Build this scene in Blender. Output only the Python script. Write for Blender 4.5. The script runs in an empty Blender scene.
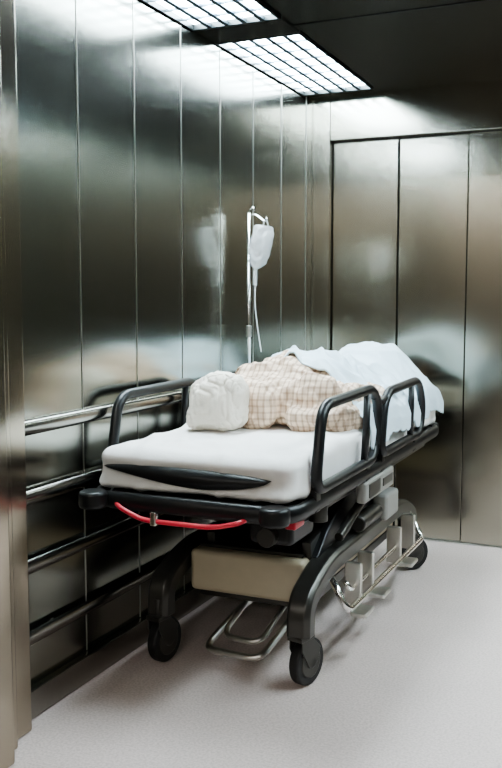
import bpy, bmesh, math, random
from mathutils import Vector, Matrix, noise
random.seed(4)
S = bpy.context.scene
COL = S.collection
try:
    S.view_settings.look = 'AgX - Medium High Contrast'
except Exception as ex:
    print("look", ex)

# ------------------------------------------------------------------ materials
def nt(name):
    m = bpy.data.materials.new(name); m.use_nodes = True
    t = m.node_tree
    return m, t, t.nodes["Principled BSDF"]
def plain(name, col, rough=0.5, metal=0.0, bump=0.0, bscale=60, var=0.06, **kw):
    m, t, b = nt(name)
    b.inputs["Roughness"].default_value = rough
    b.inputs["Metallic"].default_value = metal
    tc = t.nodes.new("ShaderNodeTexCoord")
    n = t.nodes.new("ShaderNodeTexNoise"); n.inputs["Scale"].default_value = bscale
    n.inputs["Detail"].default_value = 4
    t.links.new(tc.outputs["Object"], n.inputs["Vector"])
    mx = t.nodes.new("ShaderNodeMix"); mx.data_type = 'RGBA'
    mx.inputs[6].default_value = (*[max(0, c*(1-var)) for c in col], 1)
    mx.inputs[7].default_value = (*[min(1, c*(1+var)) for c in col], 1)
    t.links.new(n.outputs["Fac"], mx.inputs[0])
    t.links.new(mx.outputs[2], b.inputs["Base Color"])
    if bump:
        bp = t.nodes.new("ShaderNodeBump"); bp.inputs["Strength"].default_value = bump
        bp.inputs["Distance"].default_value = 0.01
        t.links.new(n.outputs["Fac"], bp.inputs["Height"])
        t.links.new(bp.outputs[0], b.inputs["Normal"])
    for k, v in kw.items():
        b.inputs[k.replace("_", " ")].default_value = v
    return m
def brushed(name, col, rough=0.27, aniso=0.5, var=0.035):
    m, t, b = nt(name)
    b.inputs["Metallic"].default_value = 1
    b.inputs["Anisotropic"].default_value = aniso
    tg = t.nodes.new("ShaderNodeTangent"); tg.direction_type = 'RADIAL'; tg.axis = 'Z'
    t.links.new(tg.outputs[0], b.inputs["Tangent"])
    tc = t.nodes.new("ShaderNodeTexCoord")
    mp = t.nodes.new("ShaderNodeMapping"); mp.inputs["Scale"].default_value = (220, 220, 1.0)
    t.links.new(tc.outputs["Object"], mp.inputs[0])
    n = t.nodes.new("ShaderNodeTexNoise"); n.inputs["Scale"].default_value = 1.5; n.inputs["Detail"].default_value = 4
    t.links.new(mp.outputs[0], n.inputs["Vector"])
    mx = t.nodes.new("ShaderNodeMix"); mx.data_type = 'RGBA'
    mx.inputs[6].default_value = (*[c*(1-var) for c in col], 1)
    mx.inputs[7].default_value = (*[min(1, c*(1+var)) for c in col], 1)
    t.links.new(n.outputs["Fac"], mx.inputs[0]); t.links.new(mx.outputs[2], b.inputs["Base Color"])
    r = t.nodes.new("ShaderNodeMapRange")
    r.inputs[3].default_value = rough-0.012; r.inputs[4].default_value = rough+0.012
    t.links.new(n.outputs["Fac"], r.inputs[0]); t.links.new(r.outputs[0], b.inputs["Roughness"])
    return m
def emit(name, col, st):
    m = bpy.data.materials.new(name); m.use_nodes = True
    t = m.node_tree; t.nodes.clear()
    e = t.nodes.new("ShaderNodeEmission"); o = t.nodes.new("ShaderNodeOutputMaterial")
    e.inputs[0].default_value = (*col, 1); e.inputs[1].default_value = st
    t.links.new(e.outputs[0], o.inputs[0]); return m

M_WALL = brushed("brushed_steel_wall", (.36, .36, .32), .195)
M_DOOR = brushed("brushed_steel_door", (.45, .43, .37), .19)
M_TRIM = brushed("brushed_steel_trim", (.42, .37, .30), .20, .4)
M_CHROME = plain("chrome", (.80, .80, .78), .14, 1.0)
M_STEEL = plain("satin_steel", (.60, .59, .55), .3, 1.0)
M_SEAM = plain("seam_highlight_steel", (.50, .50, .46), .30, 1.0)  # lighter tone paints in the bright highlights along panel joints
M_RAILM = plain("handrail_steel", (.30, .285, .26), .22, 1.0)
M_CEIL = plain("dark_ceiling_metal", (.055, .055, .053), .22, .9)
M_FRAME = plain("louvre_frame_metal", (.04, .045, .045), .3, .8)
M_FIN = plain("louvre_fin_metal", (.12, .16, .19), .35, .9)
M_BLACK = plain("black_plastic", (.009, .009, .010), .38)
M_RUBBER = plain("black_rubber", (.012, .012, .012), .55)
M_DGREY = plain("dark_grey_enamel", (.065, .062, .056), .3, .55)
M_MGREY = plain("grey_plastic", (.30, .29, .27), .4)
M_BEIGE = plain("beige_plastic", (.46, .40, .29), .42, 0, .05, 30)
M_RED = plain("red_enamel", (.72, .05, .08), .3)
M_SHEET = plain("white_sheet", (.90, .88, .86), .85, 0, .3, 14, .02)
M_BLANKET = plain("pale_blue_sheet", (.68, .81, .89), .85, 0, .2, 14, .03)
M_CAP = plain("bouffant_cap_cloth", (.90, .83, .73), .85, 0, .4, 45, .03)
M_SKIN = plain("skin", (.62, .40, .30), .5, 0, .05, 60)
M_LIP = plain("lips", (.45, .18, .16), .45)
M_HAIR = plain("dark_hair", (.03, .02, .015), .6)
M_WALLP = plain("lobby_paint", (.22, .20, .165), .7)
M_LCEIL = plain("lobby_ceiling_paint", (.30, .30, .29), .8)
M_LFLOOR = plain("lobby_vinyl", (.17, .15, .13), .4)

m, t, b = nt("floor_vinyl"); M_FLOOR = m
tc = t.nodes.new("ShaderNodeTexCoord")
n1 = t.nodes.new("ShaderNodeTexNoise"); n1.inputs["Scale"].default_value = 130; n1.inputs["Detail"].default_value = 3
n2 = t.nodes.new("ShaderNodeTexNoise"); n2.inputs["Scale"].default_value = 2.6; n2.inputs["Detail"].default_value = 5
t.links.new(tc.outputs["Object"], n1.inputs["Vector"]); t.links.new(tc.outputs["Object"], n2.inputs["Vector"])
r = t.nodes.new("ShaderNodeValToRGB")
r.color_ramp.elements[0].position = .36; r.color_ramp.elements[0].color = (.64, .53, .49, 1)
r.color_ramp.elements[1].position = .60; r.color_ramp.elements[1].color = (.79, .67, .63, 1)
t.links.new(n1.outputs["Fac"], r.inputs[0])
mx = t.nodes.new("ShaderNodeMix"); mx.data_type = 'RGBA'; mx.blend_type = 'MULTIPLY'
mx.inputs[0].default_value = .18
t.links.new(r.outputs[0], mx.inputs[6]); t.links.new(n2.outputs["Fac"], mx.inputs[7])
t.links.new(mx.outputs[2], b.inputs["Base Color"]); b.inputs["Roughness"].default_value = .42

m, t, b = nt("plaid_gown_cloth"); M_GOWN = m
tc = t.nodes.new("ShaderNodeTexCoord")
prev = None
for i, ax in enumerate(("X", "Y", "Z")):
    w = t.nodes.new("ShaderNodeTexWave"); w.bands_direction = ax; w.inputs["Scale"].default_value = (15, 9, 14)[i]
    w.inputs["Distortion"].default_value = 1.0; w.inputs["Detail"].default_value = 1; w.inputs["Detail Scale"].default_value = .4
    t.links.new(tc.outputs["Object"], w.inputs["Vector"])
    cr = t.nodes.new("ShaderNodeValToRGB")
    cr.color_ramp.elements[0].position = .62; cr.color_ramp.elements[0].color = (.95, .87, .79, 1)
    cr.color_ramp.elements[1].position = .88; cr.color_ramp.elements[1].color = (.66, .55, .47, 1)
    t.links.new(w.outputs["Fac"], cr.inputs[0])
    if prev is None: prev = cr.outputs[0]
    else:
        mm = t.nodes.new("ShaderNodeMix"); mm.data_type = 'RGBA'; mm.blend_type = 'MULTIPLY'; mm.inputs[0].default_value = .75
        t.links.new(prev, mm.inputs[6]); t.links.new(cr.outputs[0], mm.inputs[7]); prev = mm.outputs[2]
t.links.new(prev, b.inputs["Base Color"]); b.inputs["Roughness"].default_value = .85
M_BAG = plain("clear_bag_plastic", (.95, .97, .99), .12, 0, .5, 30, .02, Transmission_Weight=.5)
M_TUBEC = plain("clear_tube_plastic", (.70, .73, .73), .2)

# ------------------------------------------------------------------ helpers
def finish(bm, name, mat, parent=None, smooth=False, bevel=0, seg=2, subsurf=0):
    me = bpy.data.meshes.new(name); bmesh.ops.recalc_face_normals(bm, faces=bm.faces)
    bm.to_mesh(me); bm.free()
    me.materials.append(mat)
    ob = bpy.data.objects.new(name, me); COL.objects.link(ob)
    if smooth:
        for p in me.polygons: p.use_smooth = True
    if bevel:
        md = ob.modifiers.new("bevel", 'BEVEL'); md.width = bevel; md.segments = seg; md.limit_method = 'ANGLE'
        for p in me.polygons: p.use_smooth = True
        w = ob.modifiers.new("wn", 'WEIGHTED_NORMAL'); w.keep_sharp = True
    if subsurf:
        md = ob.modifiers.new("sub", 'SUBSURF'); md.levels = subsurf; md.render_levels = subsurf
    if parent: ob.parent = parent
    return ob
def empty(name):
    e = bpy.data.objects.new(name, None); e.empty_display_size = .1; COL.objects.link(e); return e
def addbox(bm, x0, x1, y0, y1, z0, z1, rotz=0):
    M = Matrix.Translation(((x0+x1)/2, (y0+y1)/2, (z0+z1)/2)) @ Matrix.Rotation(rotz, 4, 'Z') @ Matrix.Diagonal((abs(x1-x0), abs(y1-y0), abs(z1-z0), 1))
    bmesh.ops.create_cube(bm, size=1, matrix=M)
def boxes(name, lst, mat, parent=None, bevel=0.004, seg=2):
    bm = bmesh.new()
    for bx in lst: addbox(bm, *bx)
    return finish(bm, name, mat, parent, bevel=bevel, seg=seg)
def rounded(pts, rad, cyclic=False, n=6):
    P = [Vector(p) for p in pts]; out = []
    L = len(P)
    for i in range(L):
        if not cyclic and i in (0, L-1): out.append(P[i]); continue
        a, b_, c = P[i-1], P[i], P[(i+1) % L]
        d1, d2 = (a-b_), (c-b_)
        rr = min(rad, d1.length*.48, d2.length*.48)
        p1 = b_+d1.normalized()*rr; p2 = b_+d2.normalized()*rr
        for k in range(n+1):
            u = k/n
            out.append(p1*(1-u)**2 + b_*2*u*(1-u) + p2*u*u)
    return out
def sweep(bm, pts, r, cyclic=False, seg=12, flat=1.0, section=None):
    P = [Vector(p) for p in pts]; L = len(P); rings = []
    up = None
    for i in range(L):
        if cyclic: tg = P[(i+1) % L]-P[i-1]
        else: tg = P[min(i+1, L-1)]-P[max(i-1, 0)]
        tg.normalize()
        if up is None:
            up = Vector((0, 0, 1)) if abs(tg.z) < .9 else Vector((1, 0, 0))
        up = (up-tg*up.dot(tg)).normalized()
        sd = tg.cross(up)
        ring = []
        rr = r[i] if isinstance(r, (list, tuple)) else r
        if section:
            for (a, c) in section: ring.append(bm.verts.new(P[i]+sd*a+up*c))
        else:
            for k in range(seg):
                a = 2*math.pi*k/seg
                ring.append(bm.verts.new(P[i]+sd*math.cos(a)*rr+up*math.sin(a)*rr*flat))
        rings.append(ring)
    n = len(rings[0])
    for i in range(L if cyclic else L-1):
        A, B = rings[i], rings[(i+1) % L]
        for k in range(n):
            bm.faces.new((A[k], A[(k+1) % n], B[(k+1) % n], B[k]))
    if not cyclic:
        bm.faces.new(rings[0]); bm.faces.new(rings[-1])
def tubes(name, lst, mat, parent=None, rad=.05, seg=12):
    bm = bmesh.new()
    for it in lst:
        pts, r = it[0], it[1]; cyc = it[2] if len(it) > 2 else False
        sweep(bm, rounded(pts, rad, cyc), r, cyc, seg)
    return finish(bm, name, mat, parent, smooth=True)
def addcyl(bm, p0, p1, r0, r1=None, seg=28):
    p0, p1 = Vector(p0), Vector(p1); r1 = r0 if r1 is None else r1
    d = p1-p0
    M = Matrix.Translation((p0+p1)/2) @ d.to_track_quat('Z', 'Y').to_matrix().to_4x4()
    bmesh.ops.create_cone(bm, cap_ends=True, segments=seg, radius1=r0, radius2=r1, depth=d.length, matrix=M)
def cyls(name, lst, mat, parent=None, bevel=.003):
    bm = bmesh.new()
    for c in lst: addcyl(bm, *c)
    return finish(bm, name, mat, parent, bevel=bevel)
def blob(name, parts, mat, parent=None, voxel=.008, smooth=6, M=Matrix.Identity(4)):
    bm = bmesh.new()
    for p in parts:
        if p[0] == 'e':
            bmesh.ops.create_uvsphere(bm, u_segments=24, v_segments=16, radius=1,
                matrix=M @ Matrix.Translation(p[1]) @ Matrix.Diagonal((*p[2], 1)))
        else:
            _, a, c, r0, r1 = p
            a = M @ Vector(a); c = M @ Vector(c)
            addcyl(bm, a, c, r0, r1, 20)
            for q, rr in ((a, r0), (c, r1)):
                bmesh.ops.create_uvsphere(bm, u_segments=20, v_segments=12, radius=rr, matrix=Matrix.Translation(q))
    ob = finish(bm, name, mat, parent, smooth=True)
    md = ob.modifiers.new("remesh", 'REMESH'); md.mode = 'VOXEL'; md.voxel_size = voxel; md.use_smooth_shade = True
    if smooth:
        s = ob.modifiers.new("smooth", 'SMOOTH'); s.iterations = smooth; s.factor = .6
    return ob

# ------------------------------------------------------------------ room
XL, XR, YF, YB, ZC = -1.66, .55, 2.03, 4.50, 2.28
ZD = 2.055
boxes("floor", [(XL-.04, XR+.04, 1.70, 4.72, -.05, 0)], M_FLOOR, bevel=0)
def sidewall(name, X, sgn):
    bm = bmesh.new()
    addbox(bm, X-.04*sgn-.015, X-.04*sgn+.015, YF-.05, YB+.2, 0, ZC+.05)
    y = 2.07-.34
    while y < YB-.02:
        y0 = max(y, YF-.08); y1 = min(y+.34, YB+.03)
        addbox(bm, X-.0245*sgn, X-.0005*sgn, y0+.002, y1-.002, .0, ZC+.01, random.uniform(-.006, .006))
        y += .34
    return finish(bm, name, M_WALL, bevel=.004)
sidewall("wall_left", XL, 1)
sidewall("wall_right", XR, -1)
seams = [2.07+.34*i for i in range(8) if 2.07+.34*i < YB-.03]
boxes("seam_highlight_left", [(XL-.003, XL+.002, y-.0018, y+.0018, .09, ZC-.001) for y in seams], M_SEAM, bevel=.001)  # thin pale strips added to stand in for seam highlights
boxes("seam_highlight_right", [(XR-.002, XR+.003, y-.0018, y+.0018, .09, ZC-.001) for y in seams], M_SEAM, bevel=.001)  # same added highlight strips, mirrored to the right wall
boxes("baseboard_left", [(XL+.001, XL+.030, YF+.002, YB-.002, 0, .09)], M_RAILM, bevel=.006)
boxes("baseboard_right", [(XR-.030, XR-.001, YF+.002, YB-.002, 0, .09)], M_RAILM, bevel=.006)
boxes("wall_back", [(XL-.03, -1.550, YB, YB+.16, 0, ZC+.02), (-1.548, XR+.03, YB, YB+.16, ZD+.003, ZC+.02)], M_DOOR, bevel=.003)
for i in range(6):
    x0 = -1.548+.35*i
    yy = YB+.05+(.012 if i % 2 else 0)
    boxes("door_%d" % (i+1), [(x0+.002, x0+.348, yy, yy+.03, .008, ZD)], M_DOOR, bevel=.004)
boxes("trim_1", [(-1.548, XR, YB+.04, YB+.14, 0, .006)], M_STEEL, bevel=.001)
boxes("trim_2", [(-1.75, -1.590, 1.93, 2.03, 0, ZC), (-1.75, -1.560, 1.86, 1.929, 0, ZC), (-1.80, -1.515, 1.72, 1.859, 0, ZC)], M_TRIM, bevel=.006)
boxes("trim_3", [(.47, .64, 1.93, 2.03, 0, ZC), (.43, .64, 1.86, 1.929, 0, ZC), (.40, .70, 1.72, 1.859, 0, ZC)], M_TRIM, bevel=.006)
boxes("wall_front", [(-1.505, .40, 1.74, 2.0, 2.15, ZC+.02)], M_DOOR, bevel=.003)

# ceiling
cl = [(XL-.05, XR+.05, 1.72, YB+.16, ZC+.10, ZC+.14)]
LX = [(-1.656, -1.290), (.180, .546)]
LY = [(2.25, 3.19), (3.38, 4.40)]
cl += [(LX[0][1], LX[1][0], 1.74, 2.80, ZC, ZC+.10), (LX[0][1], LX[1][0], 2.806, 3.30, ZC+.004, ZC+.10), (LX[0][1], LX[1][0], 3.306, YB+.1, ZC, ZC+.10)]
for (a, c) in LX:
    cl += [(a, c, 1.74, LY[0][0], ZC, ZC+.1), (a, c, LY[0][1], LY[1][0], ZC-.006, ZC+.1), (a, c, LY[1][1], YB+.1, ZC, ZC+.1)]
boxes("ceiling", cl, M_CEIL, bevel=.003)
M_LAMP = emit("luminous_diffuser", (.76, .92, 1.0), 57)
for (a, c) in LX:
    for (d, e) in LY:
        L = empty("ceiling_light")
        boxes("diffuser", [(a+.008, c-.008, d+.012, e-.012, ZC+.015, ZC+.025)], M_LAMP, L, bevel=0)
        boxes("frame", [(a, a+.008, d, e, ZC-.008, ZC+.03), (c-.010, c, d, e, ZC-.008, ZC+.03),
                        (a+.008, c-.010, d, d+.014, ZC-.008, ZC+.03), (a+.008, c-.010, e-.014, e, ZC-.008, ZC+.03)], M_FRAME, L, bevel=.002)
        f = []
        for i in range(1, 5):
            x = a+(c-a)*i/5; f.append((x-.010, x+.010, d+.015, e-.015, ZC-.004, ZC+.008))
        for i in range(1, 8):
            y = d+(e-d)*i/8; f.append((a+.010, c-.012, y-.005, y+.005, ZC-.001, ZC+.006))
        boxes("louvre", f, M_FIN, L, bevel=0)

# lobby
LBX = -4.3
boxes("floor.001", [(LBX, 2.6, -3.4, 1.698, -.05, 0)], M_LFLOOR, bevel=0)
boxes("wall_lobby_back", [(LBX, 2.6, -3.5, -3.4, 0, 2.7)], M_WALLP, bevel=0)
boxes("wall_lobby_left", [(LBX-.1, LBX, -3.4, 1.72, 0, 2.7)], M_WALLP, bevel=0)
boxes("wall_lobby_right", [(2.6, 2.7, -3.4, 1.72, 0, 2.7)], M_WALLP, bevel=0)
boxes("wall_lobby_front", [(LBX, -1.802, 1.72, 1.82, 0, 2.7), (.702, 2.6, 1.72, 1.82, 0, 2.7), (-1.80, .70, 1.70, 1.74, 2.29, 2.7)], M_WALLP, bevel=0)
boxes("ceiling.001", [(LBX, 2.6, -3.4, 1.72, 2.7, 2.75)], M_LCEIL, bevel=0)
M_LAMP2 = emit("lobby_lamp_diffuser", (1.0, .97, .92), 17)
for (x0, x1, y0, y1) in ((LBX+.1, -1.1, -3.2, -2.8), (-.9, 2.4, -3.2, -2.8), (-1.2, .4, -1.4, -1.0)):
    L = empty("lobby_ceiling_light")
    boxes("diffuser", [(x0, x1, y0, y1, 2.672, 2.69)], M_LAMP2, L, bevel=0)
    boxes("frame", [(x0-.03, x0, y0-.03, y1+.03, 2.66, 2.7), (x1, x1+.03, y0-.03, y1+.03, 2.66, 2.7), (x0, x1, y0-.03, y0, 2.66, 2.7), (x0, x1, y1, y1+.03, 2.66, 2.7)], M_STEEL, L)

# handrails
for side, X, sg in (("l", XL, 1), ("r", XR, -1)):
    for z in (.87, .665, .46, .245):
        H = empty("wall_handrail")
        bm = bmesh.new()
        xs = X+.019*sg
        pts = [(X+.004*sg, 2.07, z), (xs, 2.07, z), (xs, YB-.03, z), (X+.004*sg, YB-.03, z)]
        sec = [(.010*math.cos(a), .022*math.sin(a)) for a in [2*math.pi*k/14 for k in range(14)]]
        sweep(bm, rounded(pts, .03), 0, section=sec)
        finish(bm, "bar", M_RAILM, H, smooth=True)
        cyls("brackets", [((X+.0005*sg, y, z), (xs, y, z), .009) for y in (2.24, 2.92, 3.6, 4.28)], M_STEEL, H, 0)

# ------------------------------------------------------------------ gurney
G = empty("hospital_gurney")
CX = -1.235; GL, GR = -1.600, CX+.335
Y0, Y1 = 2.375, 4.27
def caster(x, y, ang):
    R = Matrix.Translation((x, y, 0)) @ Matrix.Rotation(ang, 4, 'Z')
    def T(p): return R @ Vector(p)
    off = .03
    bm = bmesh.new()
    addcyl(bm, T((-.018, off, .078)), T((.018, off, .078)), .077, seg=40)
    finish(bm, "caster_tyre", M_RUBBER, G, bevel=.007, seg=3)
    bm = bmesh.new()
    addcyl(bm, T((-.021, off, .078)), T((.021, off, .078)), .052, seg=36)
    addcyl(bm, T((-.026, off, .078)), T((.026, off, .078)), .02, seg=20)
    finish(bm, "caster_hub", M_DGREY, G, bevel=.004, seg=2)
    bm = bmesh.new()
    for s in (-1, 1):
        vs = [(s*.026, off, .06), (s*.026, off+.03, .075), (s*.026, off+.045, .12), (s*.026, .02, .172), (s*.026, -.03, .172), (s*.026, -.03, .13), (s*.026, off-.02, .065)]
        a = [bm.verts.new(T(v)) for v in vs]; b2 = [bm.verts.new(T((v[0]-s*.005, v[1], v[2]))) for v in vs]
        bm.faces.new(a); bm.faces.new(b2[::-1])
        for i in range(len(vs)):
            j = (i+1) % len(vs); bm.faces.new((a[i], a[j], b2[j], b2[i]))
    bmesh.ops.create_cube(bm, size=1, matrix=R @ Matrix.Translation((0, .0, .167)) @ Matrix.Diagonal((.056, .075, .016, 1)))
    addcyl(bm, T((0, 0, .16)), T((0, 0, .23)), .019)
    finish(bm, "caster_fork", M_DGREY, G, bevel=.002)
CXR, CXL, CYN, CYF = -.985, -1.495, 2.62, 4.00
caster(CXR, CYN, math.radians(-14)); caster(CXL, CYN-.02, math.radians(-8))
caster(CXR, CYF, math.radians(-40)); caster(CXL, CYF, math.radians(20))
bm = bmesh.new()
for x in (CXL, CXR):
    pts = rounded([(x, CYN, .17), (x, CYN+.005, .275), (x, CYN+.20, .345), (x, CYF-.20, .345), (x, CYF-.005, .275), (x, CYF, .17)], .13, n=8)
    sec = [(-.03, -.04), (-.038, -.03), (-.038, .022), (-.024, .038), (.024, .038), (.038, .022), (.038, -.03), (.03, -.04)]
    sweep(bm, pts, 0, section=sec)
finish(bm, "base_beams", M_DGREY, G, smooth=False, bevel=.004)
boxes("base_cover", [(-1.450, -1.025, 2.74, 3.90, .225, .372)], M_BEIGE, G, bevel=.018, seg=4)
boxes("base_cover_trim", [(-1.43, -1.04, 2.78, 3.88, .372, .386), (-1.44, -1.03, 2.80, 3.86, .19, .226)], M_DGREY, G, bevel=.004)
boxes("base_crossbars", [(CXL, CXR, 2.80, 2.86, .315, .355), (CXL, CXR, 3.80, 3.86, .315, .355)], M_DGREY, G, bevel=.006)
bm = bmesh.new()
for y in (3.03, 3.68):
    addcyl(bm, (CX, y, .37), (CX, y, .46), .085); addcyl(bm, (CX, y, .45), (CX, y, .56), .06)
    for i in range(4): addcyl(bm, (CX, y, .385+i*.022), (CX, y, .395+i*.022), .095)
finish(bm, "lift_columns", M_DGREY, G, bevel=.003)
bm = bmesh.new()
for x in (CX-.16, CX+.20):
    sweep(bm, rounded([(x, 2.80, .39), (x, 3.00, .42), (x, 3.42, .55), (x, 3.6, .56)], .1), 0, section=[(-.016, -.035), (-.016, .035), (.016, .035), (.016, -.035)])
finish(bm, "lift_arms", M_DGREY, G, bevel=.003)
bm = bmesh.new()
vs = [(2.80, .372), (2.90, .44), (3.10, .53), (3.62, .575), (3.74, .52), (3.70, .43), (3.50, .375), (3.30, .372)]
a = [bm.verts.new((-1.03, y, z)) for y, z in vs]; b2 = [bm.verts.new((-.995, y, z)) for y, z in vs]
bm.faces.new(a); bm.faces.new(b2)
for i in range(len(vs)):
    j = (i+1) % len(vs); bm.faces.new((a[i], a[j], b2[j], b2[i]))
finish(bm, "lift_shroud", M_BLACK, G, bevel=.008, seg=3)
cyls("gas_springs", [((-.96, 2.92, .42), (-.96, 3.2, .50), .017), ((-.96, 3.2, .50), (-.96, 3.45, .57), .009)], M_DGREY, G)
boxes("battery_pack", [(-.99, -.925, 3.42, 3.60, .365, .47)], M_MGREY, G, bevel=.015, seg=3)
cyls("actuator", [((-.955, 3.12, .42), (-.955, 3.36, .42), .030)], M_DGREY, G, .006)
bm = bmesh.new()
addbox(bm, GL+.03, GR-.03, Y0+.03, Y1-.02, .600, .645)
finish(bm, "litter_deck", M_BLACK, G, bevel=.02, seg=4)
boxes("litter_subframe", [(GL+.05, GL+.10, Y0+.1, Y1-.1, .555, .60), (GR-.10, GR-.05, Y0+.1, Y1-.1, .555, .60),
                          (GL+.10, GR-.10, 2.93, 3.13, .545, .60), (GL+.10, GR-.10, 3.58, 3.78, .545, .60), (GL+.1, GR-.1, 2.55, 2.62, .56, .6)], M_DGREY, G, bevel=.006)
bm = bmesh.new()
sweep(bm, rounded([(GL+.01, Y0-.04, .625), (GR-.01, Y0-.04, .625), (GR-.01, Y1+.01, .625), (GL+.01, Y1+.01, .625)], .10, True, 8), 0, cyclic=True,
      section=[(.017*math.cos(a), .027*math.sin(a)) for a in [2*math.pi*k/12 for k in range(12)]])
finish(bm, "bumper_rail", M_BLACK, G, smooth=True)
cyls("corner_bumpers", [((GL+.045, Y0-.07, .600), (GL+.045, Y0-.07, .655), .045), ((GR-.055, Y0-.055, .600), (GR-.055, Y0-.055, .655), .045),
                        ((GL+.055, Y1+.0, .600), (GL+.055, Y1, .655), .045), ((GR-.055, Y1, .600), (GR-.055, Y1, .655), .045)], M_BLACK, G, .012)
boxes("end_tray", [(GL+.07, GR-.07, Y0-.03, Y0+.10, .59, .615)], M_BLACK, G, bevel=.01)
yr = Y0-.075
tubes("release_bar", [([(-1.50, yr+.045, .622), (-1.47, yr+.01, .612), (-1.38, yr, .580), (-1.14, yr, .580), (-1.06, yr+.01, .60), (-1.04, yr+.045, .612)], .0075)], M_RED, G, .04)
boxes("release_clip", [(-1.345, -1.325, yr-.013, yr+.01, .568, .61)], M_CHROME, G, bevel=.004)
boxes("drive_housing", [(-1.10, -.955, 2.46, 2.66, .50, .60)], M_BLACK, G, bevel=.02, seg=3)
boxes("red_latch", [(-.965, -.93, 2.42, 2.50, .565, .595)], M_RED, G, bevel=.006)
cyls("drive_knob", [((-1.03, 2.43, .53), (-1.03, 2.47, .53), .03), ((-.93, 2.62, .55), (-.93, 2.62, .60), .03)], M_DGREY, G)
boxes("side_control_box", [(-.935, -.895, 3.02, 3.40, .52, .598)], M_MGREY, G, bevel=.012, seg=3)
boxes("side_control_face", [(-.896, -.892, 3.06, 3.20, .535, .585), (-.896, -.892, 3.24, 3.37, .545, .575)], M_DGREY, G, bevel=.001)
boxes("rail_mounts", [(x, x+.05, y, y+.05, .60, .70) for x in (GL-.005, GR-.045) for y in (2.50, 3.03, 3.22, 3.72)], M_BLACK, G, bevel=.008)
bm = bmesh.new()
for x in (GL-.000, GR+.012):
    for loop in ([(x, 2.47, .675), (x, 2.53, .925), (x, 3.06, .930), (x, 3.14, .86), (x, 3.09, .675)],
                 [(x, 3.17, .675), (x, 3.22, .86), (x, 3.28, .90), (x, 3.74, .905), (x, 3.83, .80), (x, 3.79, .675)]):
        sweep(bm, rounded(loop, .07, True, 7), .0175, True, 12)
    sweep(bm, [(x, 2.97, .68), (x, 2.99, .80), (x, 3.0, .925)], .013)
    sweep(bm, [(x, 3.62, .68), (x, 3.63, .80), (x, 3.63, .90)], .013)
    sweep(bm, [(x, 3.08, .90), (x, 3.16, .87), (x, 3.25, .88)], .012)
finish(bm, "side_rails", M_BLACK, G, smooth=True)
tubes("foot_pedal_bar", [([(-.96, 2.84, .30), (-.90, 2.84, .19), (-.89, 3.88, .19), (-.96, 3.90, .30)], .012),
                         ([(-.93, 2.90, .27), (-.915, 2.92, .24), (-.915, 3.55, .24), (-.93, 3.57, .27)], .009)], M_CHROME, G, .04)
boxes("foot_pedals", [(-.90, -.84, 2.86, 2.96, .165, .182), (-.90, -.84, 3.08, 3.18, .165, .182), (-.90, -.84, 3.50, 3.60, .165, .182)], M_STEEL, G, bevel=.006)
boxes("pedal_brackets", [(-.955, -.895, y, y+.025, .17, .32) for y in (2.97, 3.12, 3.52, 3.75)], M_STEEL, G, bevel=.005)
tubes("steering_foot_bar", [([(-1.20, 2.98, .22), (-1.29, 2.86, .16), (-1.355, 2.66, .055), (-1.14, 2.64, .055), (-1.09, 2.86, .16), (-1.07, 2.98, .22)], .0125),
                            ([(-1.24, 2.98, .22), (-1.27, 2.88, .19), (-1.31, 2.71, .09), (-1.16, 2.69, .09), (-1.13, 2.88, .19), (-1.13, 2.98, .22)], .010)], M_STEEL, G, .05)

def clothbox(name, x0, x1, y0, y1, z0, z1, rad, mat, amp, parent):
    bm = bmesh.new()
    bmesh.ops.create_cube(bm, size=2)
    bmesh.ops.subdivide_edges(bm, edges=[e for e in bm.edges], cuts=71, use_grid_fill=True)
    h = Vector(((x1-x0)/2, (y1-y0)/2, (z1-z0)/2)); c = Vector(((x0+x1)/2, (y0+y1)/2, (z0+z1)/2))
    for v in bm.verts:
        def mp(t, hh):
            s = math.sin(t*math.pi/2); return (t*.4+s*.6)*hh
        p = Vector((mp(v.co.x, h.x), mp(v.co.y, h.y), v.co.z*h.z))
        core = Vector([max(-hh+rad, min(hh-rad, q)) for q, hh in zip(p, h)])
        d = p-core
        if d.length > 1e-9:
            m_ = max(abs(d.x), abs(d.y), abs(d.z)); dn = d.normalized()
            p = core+dn*min(m_, rad)
        nrm = (p-core).normalized() if (p-core).length > 1e-6 else Vector((0, 0, 1))
        q = p+c
        a = noise.noise(Vector((q.x*9, q.y*6, q.z*9)))+.5*noise.noise(Vector((q.x*22, q.y*15, q.z*20)))
        fold = max(0, math.sin((q.x*1.0+q.y*.55)*46+3*noise.noise(q*4)))**3*max(0, noise.noise(Vector((q.x*5, q.y*5, 4)))+.35)
        q += nrm*(a*amp+fold*.014)
        if q.y < y0+.2:
            k = max(0, 1-(q.y-y0)/.12)
            zz = (q.z-z0)/(z1-z0)
            q.y -= k*(.028*math.exp(-((zz-.12)/.2)**2)+.012*math.exp(-((zz-.8)/.2)**2))
        v.co = q
    return finish(bm, name, mat, parent, smooth=True)
MXL = GL+.036
clothbox("mattress_sheet", MXL-.012, GR-.02, Y0, Y1-.01, .650, .778, .036, M_SHEET, .005, G)
bm = bmesh.new()
N = 40; top = []; bot = []
for i in range(N+1):
    u = i/N; x = -1.545+.56*u
    e = max(0, math.sin(math.pi*u))**.6
    zc = .726-.008*u
    yb = Y0-.016-.006*math.sin(math.pi*u)
    top.append((bm.verts.new((x, yb+.004, zc+.012*e)), bm.verts.new((x, Y0+.03, zc+.012*e))))
    bot.append((bm.verts.new((x, yb-.008, zc-.044*e*(.5+.5*min(1, u*1.6)))), bm.verts.new((x, Y0+.03, zc-.040*e))))
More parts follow.
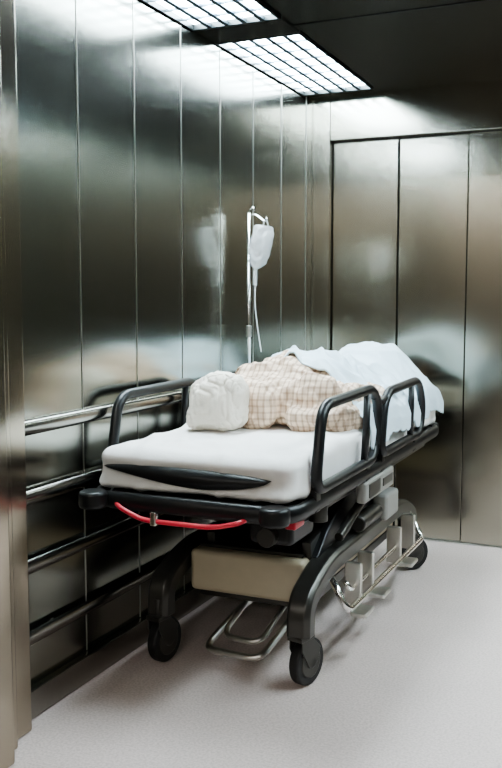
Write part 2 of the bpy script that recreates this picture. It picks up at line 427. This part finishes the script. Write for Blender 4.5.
for i in range(N):
    bm.faces.new((top[i][0], top[i+1][0], bot[i+1][0], bot[i][0]))
    bm.faces.new((top[i][0], top[i][1], top[i+1][1], top[i+1][0]))
    bm.faces.new((bot[i][0], bot[i+1][0], bot[i+1][1], bot[i][1]))
bmesh.ops.remove_doubles(bm, verts=bm.verts, dist=.0005)
finish(bm, "mattress_core_end", M_BLACK, G, smooth=True)

# ------------------------------------------------------------------ patient
P = empty("patient")
ZM = .778
hc = Vector((-1.395, 2.885, ZM+.108))
up = Vector((-.22, -.97, .03)).normalized()
face = Vector((-.85, .0, .53)); face = (face-up*face.dot(up)).normalized()
sx = (-face).cross(up).normalized()
HM = Matrix.Translation(hc) @ Matrix(((sx.x, -face.x, up.x), (sx.y, -face.y, up.y), (sx.z, -face.z, up.z))).to_4x4()
neckb = Vector((-1.30, 3.03, ZM+.09))
nl = HM.inverted() @ neckb
blob("head", [('e', (0, .012, .03), (.075, .092, .085)), ('e', (0, -.022, -.045), (.057, .062, .068)), ('e', (0, -.062, -.085), (.026, .022, .018)),
    ('c', (0, -.082, .012), (0, -.104, -.022), .009, .013), ('e', (.012, -.092, -.026), (.009, .010, .008)), ('e', (-.012, -.092, -.026), (.009, .010, .008)),
    ('e', (0, -.074, .026), (.05, .014, .012)), ('e', (.03, -.068, .002), (.016, .014, .012)), ('e', (-.03, -.068, .002), (.016, .014, .012)),
    ('e', (.078, .012, -.012), (.010, .022, .032)), ('e', (-.078, .012, -.012), (.010, .022, .032)), ('e', (.04, -.05, -.03), (.022, .024, .024)), ('e', (-.04, -.05, -.03), (.022, .024, .024)),
    ('e', (0, -.078, -.055), (.022, .012, .010)),
    ('c', (0, .02, -.05), tuple(nl), .050, .055)], M_SKIN, P, .0045, 3, HM)
blob("lips", [('e', (0, -.088, -.051), (.021, .006, .0045)), ('e', (0, -.088, -.060), (.018, .006, .005))], M_LIP, P, .002, 2, HM)
blob("eyebrows_lashes", [('e', (s*.03, -.086, .024), (.016, .004, .003)) for s in (-1, 1)]+[('e', (s*.03, -.0815, -.003), (.013, .003, .0018)) for s in (-1, 1)], M_HAIR, P, .0018, 1, HM)
bm = bmesh.new()
bmesh.ops.create_uvsphere(bm, u_segments=140, v_segments=90, radius=1)
wc = HM @ Vector((0, .012, .030))
for v in bm.verts:
    d = v.co.copy()
    def sq(t): return math.copysign(abs(t)**.74, t)
    e = Vector((sq(d.x), sq(d.y), sq(d.z)))
    rid = max(0, 1-abs(noise.noise(Vector((d.x*2.2, d.y*2.2+7, d.z*1.1))))*4)**2
    rid2 = max(0, 1-abs(noise.noise(Vector((d.x*3.5+4, d.y*3, d.z*2.2))))*5)**2
    s = 1+.10*noise.noise(d*1.7+Vector((3, 1, 0)))+.03*noise.noise(d*5)-.08*rid-.045*rid2
    q = Vector((e.x*.101*s+.012*(d.z), e.y*.100*s, e.z*.106*s))
    q = q+wc
    q.x -= .026*max(0, (ZM+.09-q.z)/.09)*(1 if d.x < 0 else -1)
    if q.z < ZM+.003: q.z = ZM+.003
    v.co = q
cap = finish(bm, "bouffant_cap", M_CAP, P, smooth=True)

sh = ZM+.095
parts = [('c', (-1.30, 3.03, ZM+.09), (-1.28, 3.12, sh), .052, .08),
    ('e', (-1.275, 3.09, sh-.01), (.18, .075, .065)), ('e', (-1.27, 3.22, sh), (.155, .18, .095)), ('e', (-1.26, 3.42, sh-.005), (.14, .18, .088)), ('e', (-1.255, 3.58, sh-.01), (.165, .13, .09))]
for s in (-1, 1):
    hip = (-1.255+s*.085, 3.60, ZM+.085); kn = (-1.25+s*.10, 3.88, ZM+.11); an = (-1.23+s*.075, 4.13, ZM+.055)
    parts += [('c', hip, kn, .078, .052), ('c', kn, an, .052, .034), ('c', an, (-1.22+s*.085, 4.17, ZM+.185), .036, .022), ('e', an, (.036, .04, .04))]
    shd = (-1.275+s*.165, 3.10, ZM+.083); el = (-1.265+s*.235, 3.36, ZM+.056); wr = (-1.25+s*.225, 3.58, ZM+.045)
    parts += [('c', shd, el, .046, .036), ('c', el, wr, .036, .026), ('e', (-1.25+s*.222, 3.63, ZM+.035), (.036, .048, .017))]
    for i, (dx, ln) in enumerate(((-.028, .062), (-.010, .075), (.009, .078), (.027, .070))):
        b0 = Vector((-1.25+s*.222+dx, 3.665, ZM+.038)); b1 = b0+Vector((dx*.12, ln*.55, .004)); b2 = b1+Vector((0, ln*.45, -.012))
        parts += [('c', tuple(b0), tuple(b1), .0082, .0078), ('c', tuple(b1), tuple(b2), .0078, .0065)]
    b0 = Vector((-1.25+s*.195, 3.61, ZM+.036)); b1 = b0+Vector((-s*.022, .035, 0)); b2 = b1+Vector((-s*.006, .03, -.004))
    parts += [('c', tuple(b0), tuple(b1), .011, .0095), ('c', tuple(b1), tuple(b2), .0095, .008)]
blob("body", parts, M_SKIN, P, .006, 2)
gp = [('e', (-1.285, 3.08, sh-.002), (.215, .115, .105)), ('e', (-1.31, 2.995, sh-.012), (.105, .075, .088)), ('e', (-1.275, 3.22, sh+.018), (.195, .20, .126)), ('e', (-1.265, 3.42, sh+.012), (.185, .20, .122)), ('e', (-1.255, 3.58, sh-.004), (.18, .15, .100)),
      ('c', (-1.46, 3.09, ZM+.09), (-1.500, 3.30, ZM+.07), .068, .060), ('c', (-1.10, 3.05, ZM+.088), (-1.01, 3.31, ZM+.066), .086, .068),
      ('e', (-1.08, 3.06, ZM+.045), (.13, .14, .058)), ('e', (-1.0, 3.22, ZM+.03), (.085, .18, .050)),
      ('c', (-1.01, 3.31, ZM+.066), (-1.0, 3.40, ZM+.058), .062, .058)]
g = blob("hospital_gown", gp, M_GOWN, P, .006, 8)
tx = bpy.data.textures.new("gown_folds", 'CLOUDS'); tx.noise_scale = .085; tx.noise_depth = 2
dm = g.modifiers.new("folds", 'DISPLACE'); dm.texture = tx; dm.strength = .075; dm.mid_level = .42; dm.texture_coords = 'GLOBAL'

def lerpt(tab, y):
    if y <= tab[0][0]: return tab[0][1]
    for (a, va), (c, vc) in zip(tab, tab[1:]):
        if y <= c:
            u = (y-a)/(c-a); u = u*u*(3-2*u); return va+(vc-va)*u
    return tab[-1][1]
HT = [(3.1, .240), (3.38, .238), (3.58, .195), (3.75, .178), (3.86, .185), (4.00, .240), (4.14, .238), (4.24, .14), (4.32, .01)]
WT = [(3.1, .27), (3.5, .26), (3.85, .23), (4.03, .26), (4.25, .23)]
EL, ER = MXL, GR-.006
def blanket(name, mat, ys, off, hangL, hangR, seed, yend=4.25):
    bm = bmesh.new(); NX, NY = 170, 170; rows = []
    W = ER-EL; tot = W+hangL+hangR
    for j in range(NY+1):
        row = []
        for i in range(NX+1):
            s = -hangL+tot*i/NX
            x = EL+max(0, min(W, s)); over = max(-s, s-W, 0)
            ystart = ys(x)
            y = ystart+(yend-ystart)*j/NY
            cx = lerpt([(3.1, -1.265), (4.1, -1.195)], y)
            h = lerpt(HT, y); w = lerpt(WT, y)*.88
            z = ZM+.006+h/(1+(abs(x-cx)/w)**3.6)
            edge = min(x-EL, ER-x)
            if edge < .03: z -= (.03-edge)**2*12
            calm = .45 if y > 3.88 else 1-.55*max(0, min(1, (y-3.63)/.25))
            nn = noise.noise(Vector((x*5+seed, y*4, 1)))*.022+noise.noise(Vector((x*11+y*5, y*8-x*6, seed)))*.012+noise.noise(Vector((x*24, y*20, seed)))*.003
            rid = 1-abs(noise.noise(Vector((x*5+y*8, x*4-y*2, seed+5))))*2
            nn += .032*max(0, rid)**3+.020*max(0, 1-abs(noise.noise(Vector((x*9-y*5, y*6, seed+9))))*3)**2
            z += off+max(-.004, (nn-.012)*calm)
            if over > 0:
                side = 1 if s > 0 else -1
                z -= over
                x += side*min(.014, over*.3)+side*.003*math.sin(y*38+seed)*min(1, over/.05)
            if j < 6: z -= 0.003*(6-j)
            row.append(bm.verts.new((x, y, z)))
        rows.append(row)
    for j in range(NY):
        for i in range(NX):
            bm.faces.new((rows[j][i], rows[j][i+1], rows[j+1][i+1], rows[j+1][i]))
    ob = finish(bm, name, mat, P, smooth=True)
    sd = ob.modifiers.new("thick", 'SOLIDIFY'); sd.thickness = .006; sd.offset = 1
    return ob
blanket("blanket", M_BLANKET, lambda x: 3.32-.25*((x-EL)/(ER-EL))+.03*math.sin(x*17), 0, 0, .10, 3.1)

# ------------------------------------------------------------------ iv pole
I = empty("iv_pole")
px, py = GL+.008, 3.57
tubes("pole", [([(px, py, .655), (px, py, 1.61)], .0085)], M_CHROME, I)
cyls("pole_collar", [((px, py, .653), (px, py, .72), .013), ((px, py, 1.08), (px, py, 1.13), .012)], M_STEEL, I)
tubes("hooks", [([(px, py, 1.60), (px+.03, py, 1.605), (px+.075, py, 1.57), (px+.085, py, 1.59)], .004),
                ([(px, py, 1.60), (px+.005, py, 1.63), (px+.02, py, 1.635), (px+.028, py, 1.62)], .004)], M_CHROME, I, .015)
B = empty("iv_bag")
bx = px+.078
bm = bmesh.new()
prof0 = [(1.556, .030, .003), (1.550, .040, .006), (1.53, .046, .012), (1.48, .048, .022), (1.43, .046, .024), (1.40, .040, .020), (1.38, .020, .010), (1.372, .007, .007), (1.36, .006, .006)]
prof = []
for A, C in zip(prof0, prof0[1:]):
    for k in range(5):
        u = k/5; prof.append(tuple(A[i]+(C[i]-A[i])*u for i in range(3)))
prof.append(prof0[-1])
rings = []
for (z, w, d) in prof:
    row = []
    for k in range(40):
        a = 2*math.pi*k/40
        cr = 1+.6*noise.noise(Vector((math.cos(a)*2.6, z*42, math.sin(a)*1.5+3)))
        row.append(bm.verts.new((bx+w*math.cos(a)*.93*(1+.25*noise.noise(Vector((z*30, 2, math.cos(a)))))+(z-1.57)*.22, py+w*math.cos(a)*.3+d*math.sin(a)*cr-.004, z-.15*w*math.cos(a))))
    rings.append(row)
for A, C in zip(rings, rings[1:]):
    for k in range(40): bm.faces.new((A[k], A[(k+1) % 40], C[(k+1) % 40], C[k]))
bm.faces.new(rings[0]); bm.faces.new(rings[-1])
finish(bm, "bag", M_BAG, B, smooth=True)
tubes("hanger", [([(bx-.012, py, 1.552), (bx-.006, py, 1.578), (bx+.006, py, 1.578), (bx+.012, py, 1.552)], .003)], M_TUBEC, B, .01)
bx2 = bx-.047
cyls("drip_chamber", [((bx2, py-.004, 1.362), (bx2, py-.004, 1.30), .009)], M_BAG, B)
tubes("line", [([(bx2, py-.004, 1.30), (bx2-.003, py, 1.22), (bx2+.01, py, 1.12), (bx2+.02, py, 1.06), (bx2+.04, py-.03, 1.02)], .0028)], M_TUBEC, B, .08, 8)

# ------------------------------------------------------------------ world, camera
w = bpy.data.worlds.new("world"); S.world = w; w.use_nodes = True
w.node_tree.nodes["Background"].inputs[0].default_value = (.5, .55, .6, 1)
w.node_tree.nodes["Background"].inputs[1].default_value = .05
cd = bpy.data.cameras.new("camera"); cam = bpy.data.objects.new("camera", cd); COL.objects.link(cam)
cam.location = (0, 0, 1.24)
cam.rotation_euler = (math.radians(90-5.33), 0, math.radians(23.9))
cd.sensor_fit = 'VERTICAL'; cd.sensor_height = 24; cd.lens = 24*900/768
cd.clip_start = .05
S.camera = cam
